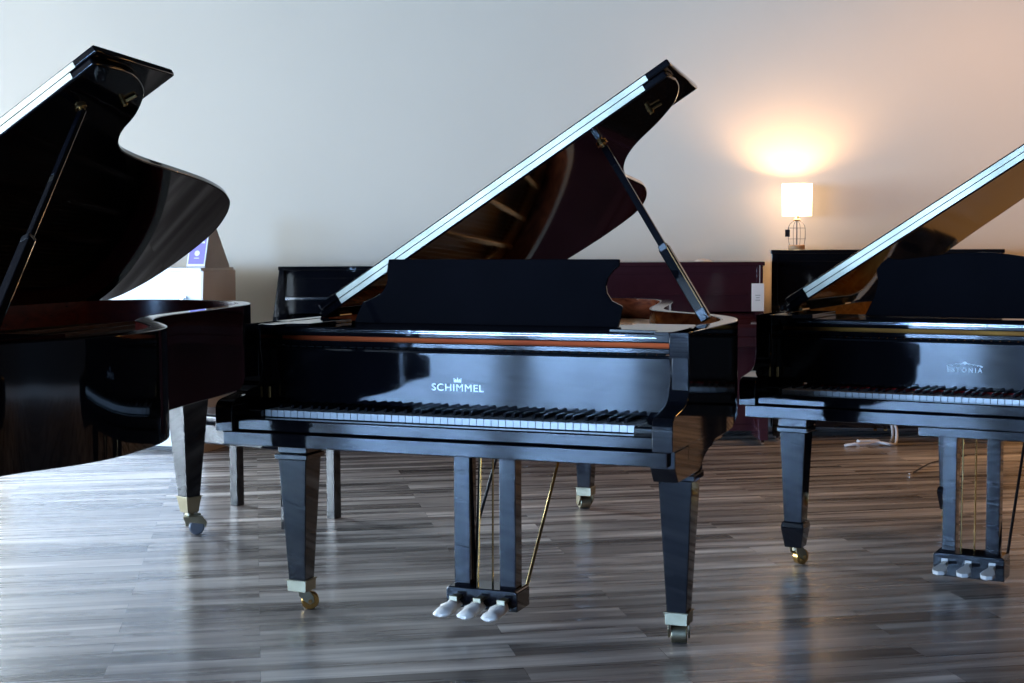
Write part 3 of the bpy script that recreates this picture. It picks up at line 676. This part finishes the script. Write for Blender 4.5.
def shade_mat():
    m = bpy.data.materials.new('lamp_shade_fabric'); m.use_nodes = True; nt = m.node_tree; nt.nodes.clear()
    o = nt.nodes.new('ShaderNodeOutputMaterial'); d = nt.nodes.new('ShaderNodeBsdfDiffuse'); t = nt.nodes.new('ShaderNodeBsdfTranslucent'); x = nt.nodes.new('ShaderNodeMixShader')
    e = nt.nodes.new('ShaderNodeEmission'); e.inputs[0].default_value = (1, .86, .66, 1); e.inputs[1].default_value = 1.6; ad = nt.nodes.new('ShaderNodeAddShader')
    d.inputs[0].default_value = (.85, .82, .78, 1); t.inputs[0].default_value = (.85, .78, .68, 1); x.inputs[0].default_value = .5
    nt.links.new(d.outputs[0], x.inputs[1]); nt.links.new(t.outputs[0], x.inputs[2]); nt.links.new(x.outputs[0], ad.inputs[0]); nt.links.new(e.outputs[0], ad.inputs[1]); nt.links.new(ad.outputs[0], o.inputs[0]); return m
M['shade'] = shade_mat()
MB().lathe([(.094, .216), (.097, .422), (.095, .422), (.092, .216), (.094, .216)], n=48).build('lamp_shade', 'shade', lt, smooth=60)
bm_ = bpy.data.materials.new('lit_bulb'); bm_.use_nodes = True; bb_ = bm_.node_tree.nodes['Principled BSDF']; bb_.inputs['Emission Color'].default_value = (1, .8, .55, 1); bb_.inputs['Emission Strength'].default_value = 8
MB().lathe([(0, .225), (.012, .228), (.014, .24), (.028, .265), (.030, .285), (.022, .305), (0, .315)], n=20).build('light_bulb', bm_, lt, smooth=80)
MB().bar((-.058, -.03, .155), (-.066, -.036, .125), .001, .001, (0, 1, 0)).box(-.082, -.052, -.038, -.036, .082, .128).build('price_tag', 'satin', lt)
pl_ = bpy.data.lights.new('lamp_glow', 'POINT'); pl_.energy = 24; pl_.color = (1, .60, .30); pl_.shadow_soft_size = .03
po = bpy.data.objects.new('lamp_glow', pl_); col.objects.link(po); po.location = (LX, LY, LZ + .365)

# ------------------------------------------------------------------ white cabinet with the tent sign
cb = thing('white_cabinet', 'white cabinet near the back wall behind the left piano', 'cabinet', (-1.83, 8.58, 0), -.30)
MB().prism([(0, .03), (.0, .55), (.045, 1.070), (.44, 1.070), (.44, .03)], -1.35, -.012, 'x').build('body', 'white_paint', cb, bevel=.003)
relabel(MB().prism([(.0, .0), (.0, .55), (.045, 1.075), (.44, 1.075), (.44, .0)], -.012, .0, 'x').build('side_panel', 'cabinet_side_shaded', cb, bevel=.001), 'side panel of the white cabinet, shade in its colour')
MB().box(-1.36, -.012, .040, .44, 1.070, 1.092).build('top_board', 'white_paint', cb, bevel=.003)
MB().box(-1.34, -.03, .035, .43, 0, .03).build('plinth', 'satin', cb)
MB().box(-.140, -.105, .018, .034, .885, .925).box(-.132, -.112, -.004, .02, .893, .917).build('latch', 'chrome', cb, bevel=.002)
sg = thing('tent_sign', 'tent-shaped sign with a purple and white poster on the white cabinet', 'sign', (-1.811, 8.645, 1.0925), -.30)
MB().prism([(0, 0), (.297, 0), (.297, .010), (.100, .300), (.090, .300), (0, .010)], -.125, 0, 'x').build('card_tent', 'card', sg)
def onface(mb):      # panel coordinates (x, up, out) -> leaning front face
    th_ = math.atan2(.090, .290); 
    mb.v = [(x, .0 + y * sin(th_) - z * cos(th_), .010 + y * cos(th_) + z * sin(th_)) for x, y, z in mb.v]; return mb
pp = onface(MB().box(-.122, -.002, .0, .298, .0008, .003)).build('poster', 'paper', sg)
onface(MB().box(-.114, -.010, .012, .286, .0031, .0036)).build('poster_print', 'purple', pp)
g_ = MB()
for (xa, xb, ya, yb) in ((-.108, -.070, .140, .152), (-.104, -.076, .158, .200), (-.104, -.092, .205, .262), (-.084, -.074, .212, .262), (-.060, -.020, .140, .152), (-.056, -.044, .160, .205), (-.036, -.022, .160, .262), (-.058, -.044, .215, .262)):
    g_.box(xa, xb, ya, yb, .0037, .0042)
g_.cyl((-.062, .078, .004), .017, .0006, 'z', 20).box(-.078, -.046, .046, .050, .0037, .0042)
onface(g_).build('poster_lettering', 'paper', pp)

# ------------------------------------------------------------------ power strip and cables on the floor
st_ = thing('power_strip', 'white power strip with a loose cord on the floor under the right piano', 'power strip', (2.20, 8.72, 0), .1)
MB().box(-.10, .03, .06, .11, 0.0, .03).build('strip_body', 'cable_w', st_, bevel=.005)
MB().tube(catmull([(-.21, .0, .008), (-.15, -.02, .02), (-.08, .0, .015), (0, .03, .02), (.07, .0, .012), (.13, .06, .01), (.17, .16, .08), (.19, .30, .13), (.17, .22, .03), (.12, .12, .01)], 6), .009, 8).build('cord', 'cable_w', st_)
tag(MB().tube(catmull([(2.115, 7.675, .006), (2.16, 7.75, .006), (2.22, 7.86, .006), (2.30, 7.98, .01), (2.40, 8.10, .008), (2.60, 8.3, .006)], 5), .004, 8).build('cable', 'satin'), 'thin dark cable on the floor left of the right piano pedals', 'cable')
ck = MB().tube([(2.09, 7.64, .006), (2.116, 7.676, .006)], .006, 8).build('plug', 'chrome', bpy.data.objects['cable'])

# ------------------------------------------------------------------ camera
cam = bpy.data.cameras.new('camera'); co = bpy.data.objects.new('camera', cam); col.objects.link(co); sc.camera = co
f, Hc, pitch, roll = 1461.37, 1.2447, -.069, -.0049
cam.sensor_fit = 'HORIZONTAL'; cam.sensor_width = 36; cam.lens = f * 36 / 1024
c_, s_ = cos(pitch), sin(pitch)
Fw = Vector((0, c_, s_)); U0 = Vector((0, -s_, c_)); R0 = Vector((1, 0, 0))
Rt = R0 * cos(roll) + U0 * sin(roll); Up = U0 * cos(roll) - R0 * sin(roll)
mw = Matrix((Rt, Up, -Fw)).transposed().to_4x4(); mw.translation = (0, 0, Hc)
co.matrix_world = mw; cam.clip_start = .05; cam.clip_end = 60

# warm ceiling panels over the right half of the room, out of the picture above
for i, (x, y) in enumerate(((4.9, 7.2), (5.8, 4.6), (3.2, 8.4))):
    pn = struct(MB().box(x - .62, x + .62, y - .32, y + .32, HT - .04, HT).build('trim_%d' % (i + 1), 'trim', bevel=.004))
    ld = bpy.data.lights.new('ceiling_panel', 'AREA'); ld.shape = 'RECTANGLE'; ld.size = 1.15; ld.size_y = .55; ld.energy = 24; ld.color = (1, .50, .13)
    lo = bpy.data.objects.new('ceiling_panel', ld); col.objects.link(lo); lo.location = (x, y, HT - .045)

# ------------------------------------------------------------------ world and view
w = bpy.data.worlds.new('world'); sc.world = w; w.use_nodes = True
bg = w.node_tree.nodes['Background']; bg.inputs[0].default_value = (.6, .78, 1, 1); bg.inputs[1].default_value = 1.0
sc.view_settings.view_transform = 'Standard'; sc.view_settings.look = 'None'; sc.view_settings.gamma = 1; sc.view_settings.use_curve_mapping = False
sc.view_settings.exposure = 0.17
sc.cycles.max_bounces = 10; sc.cycles.diffuse_bounces = 4; sc.cycles.glossy_bounces = 6; sc.cycles.transparent_max_bounces = 12
sc.cycles.sample_clamp_indirect = 6; sc.cycles.caustics_reflective = False; sc.cycles.caustics_refractive = False
sc.cycles.use_denoising = True
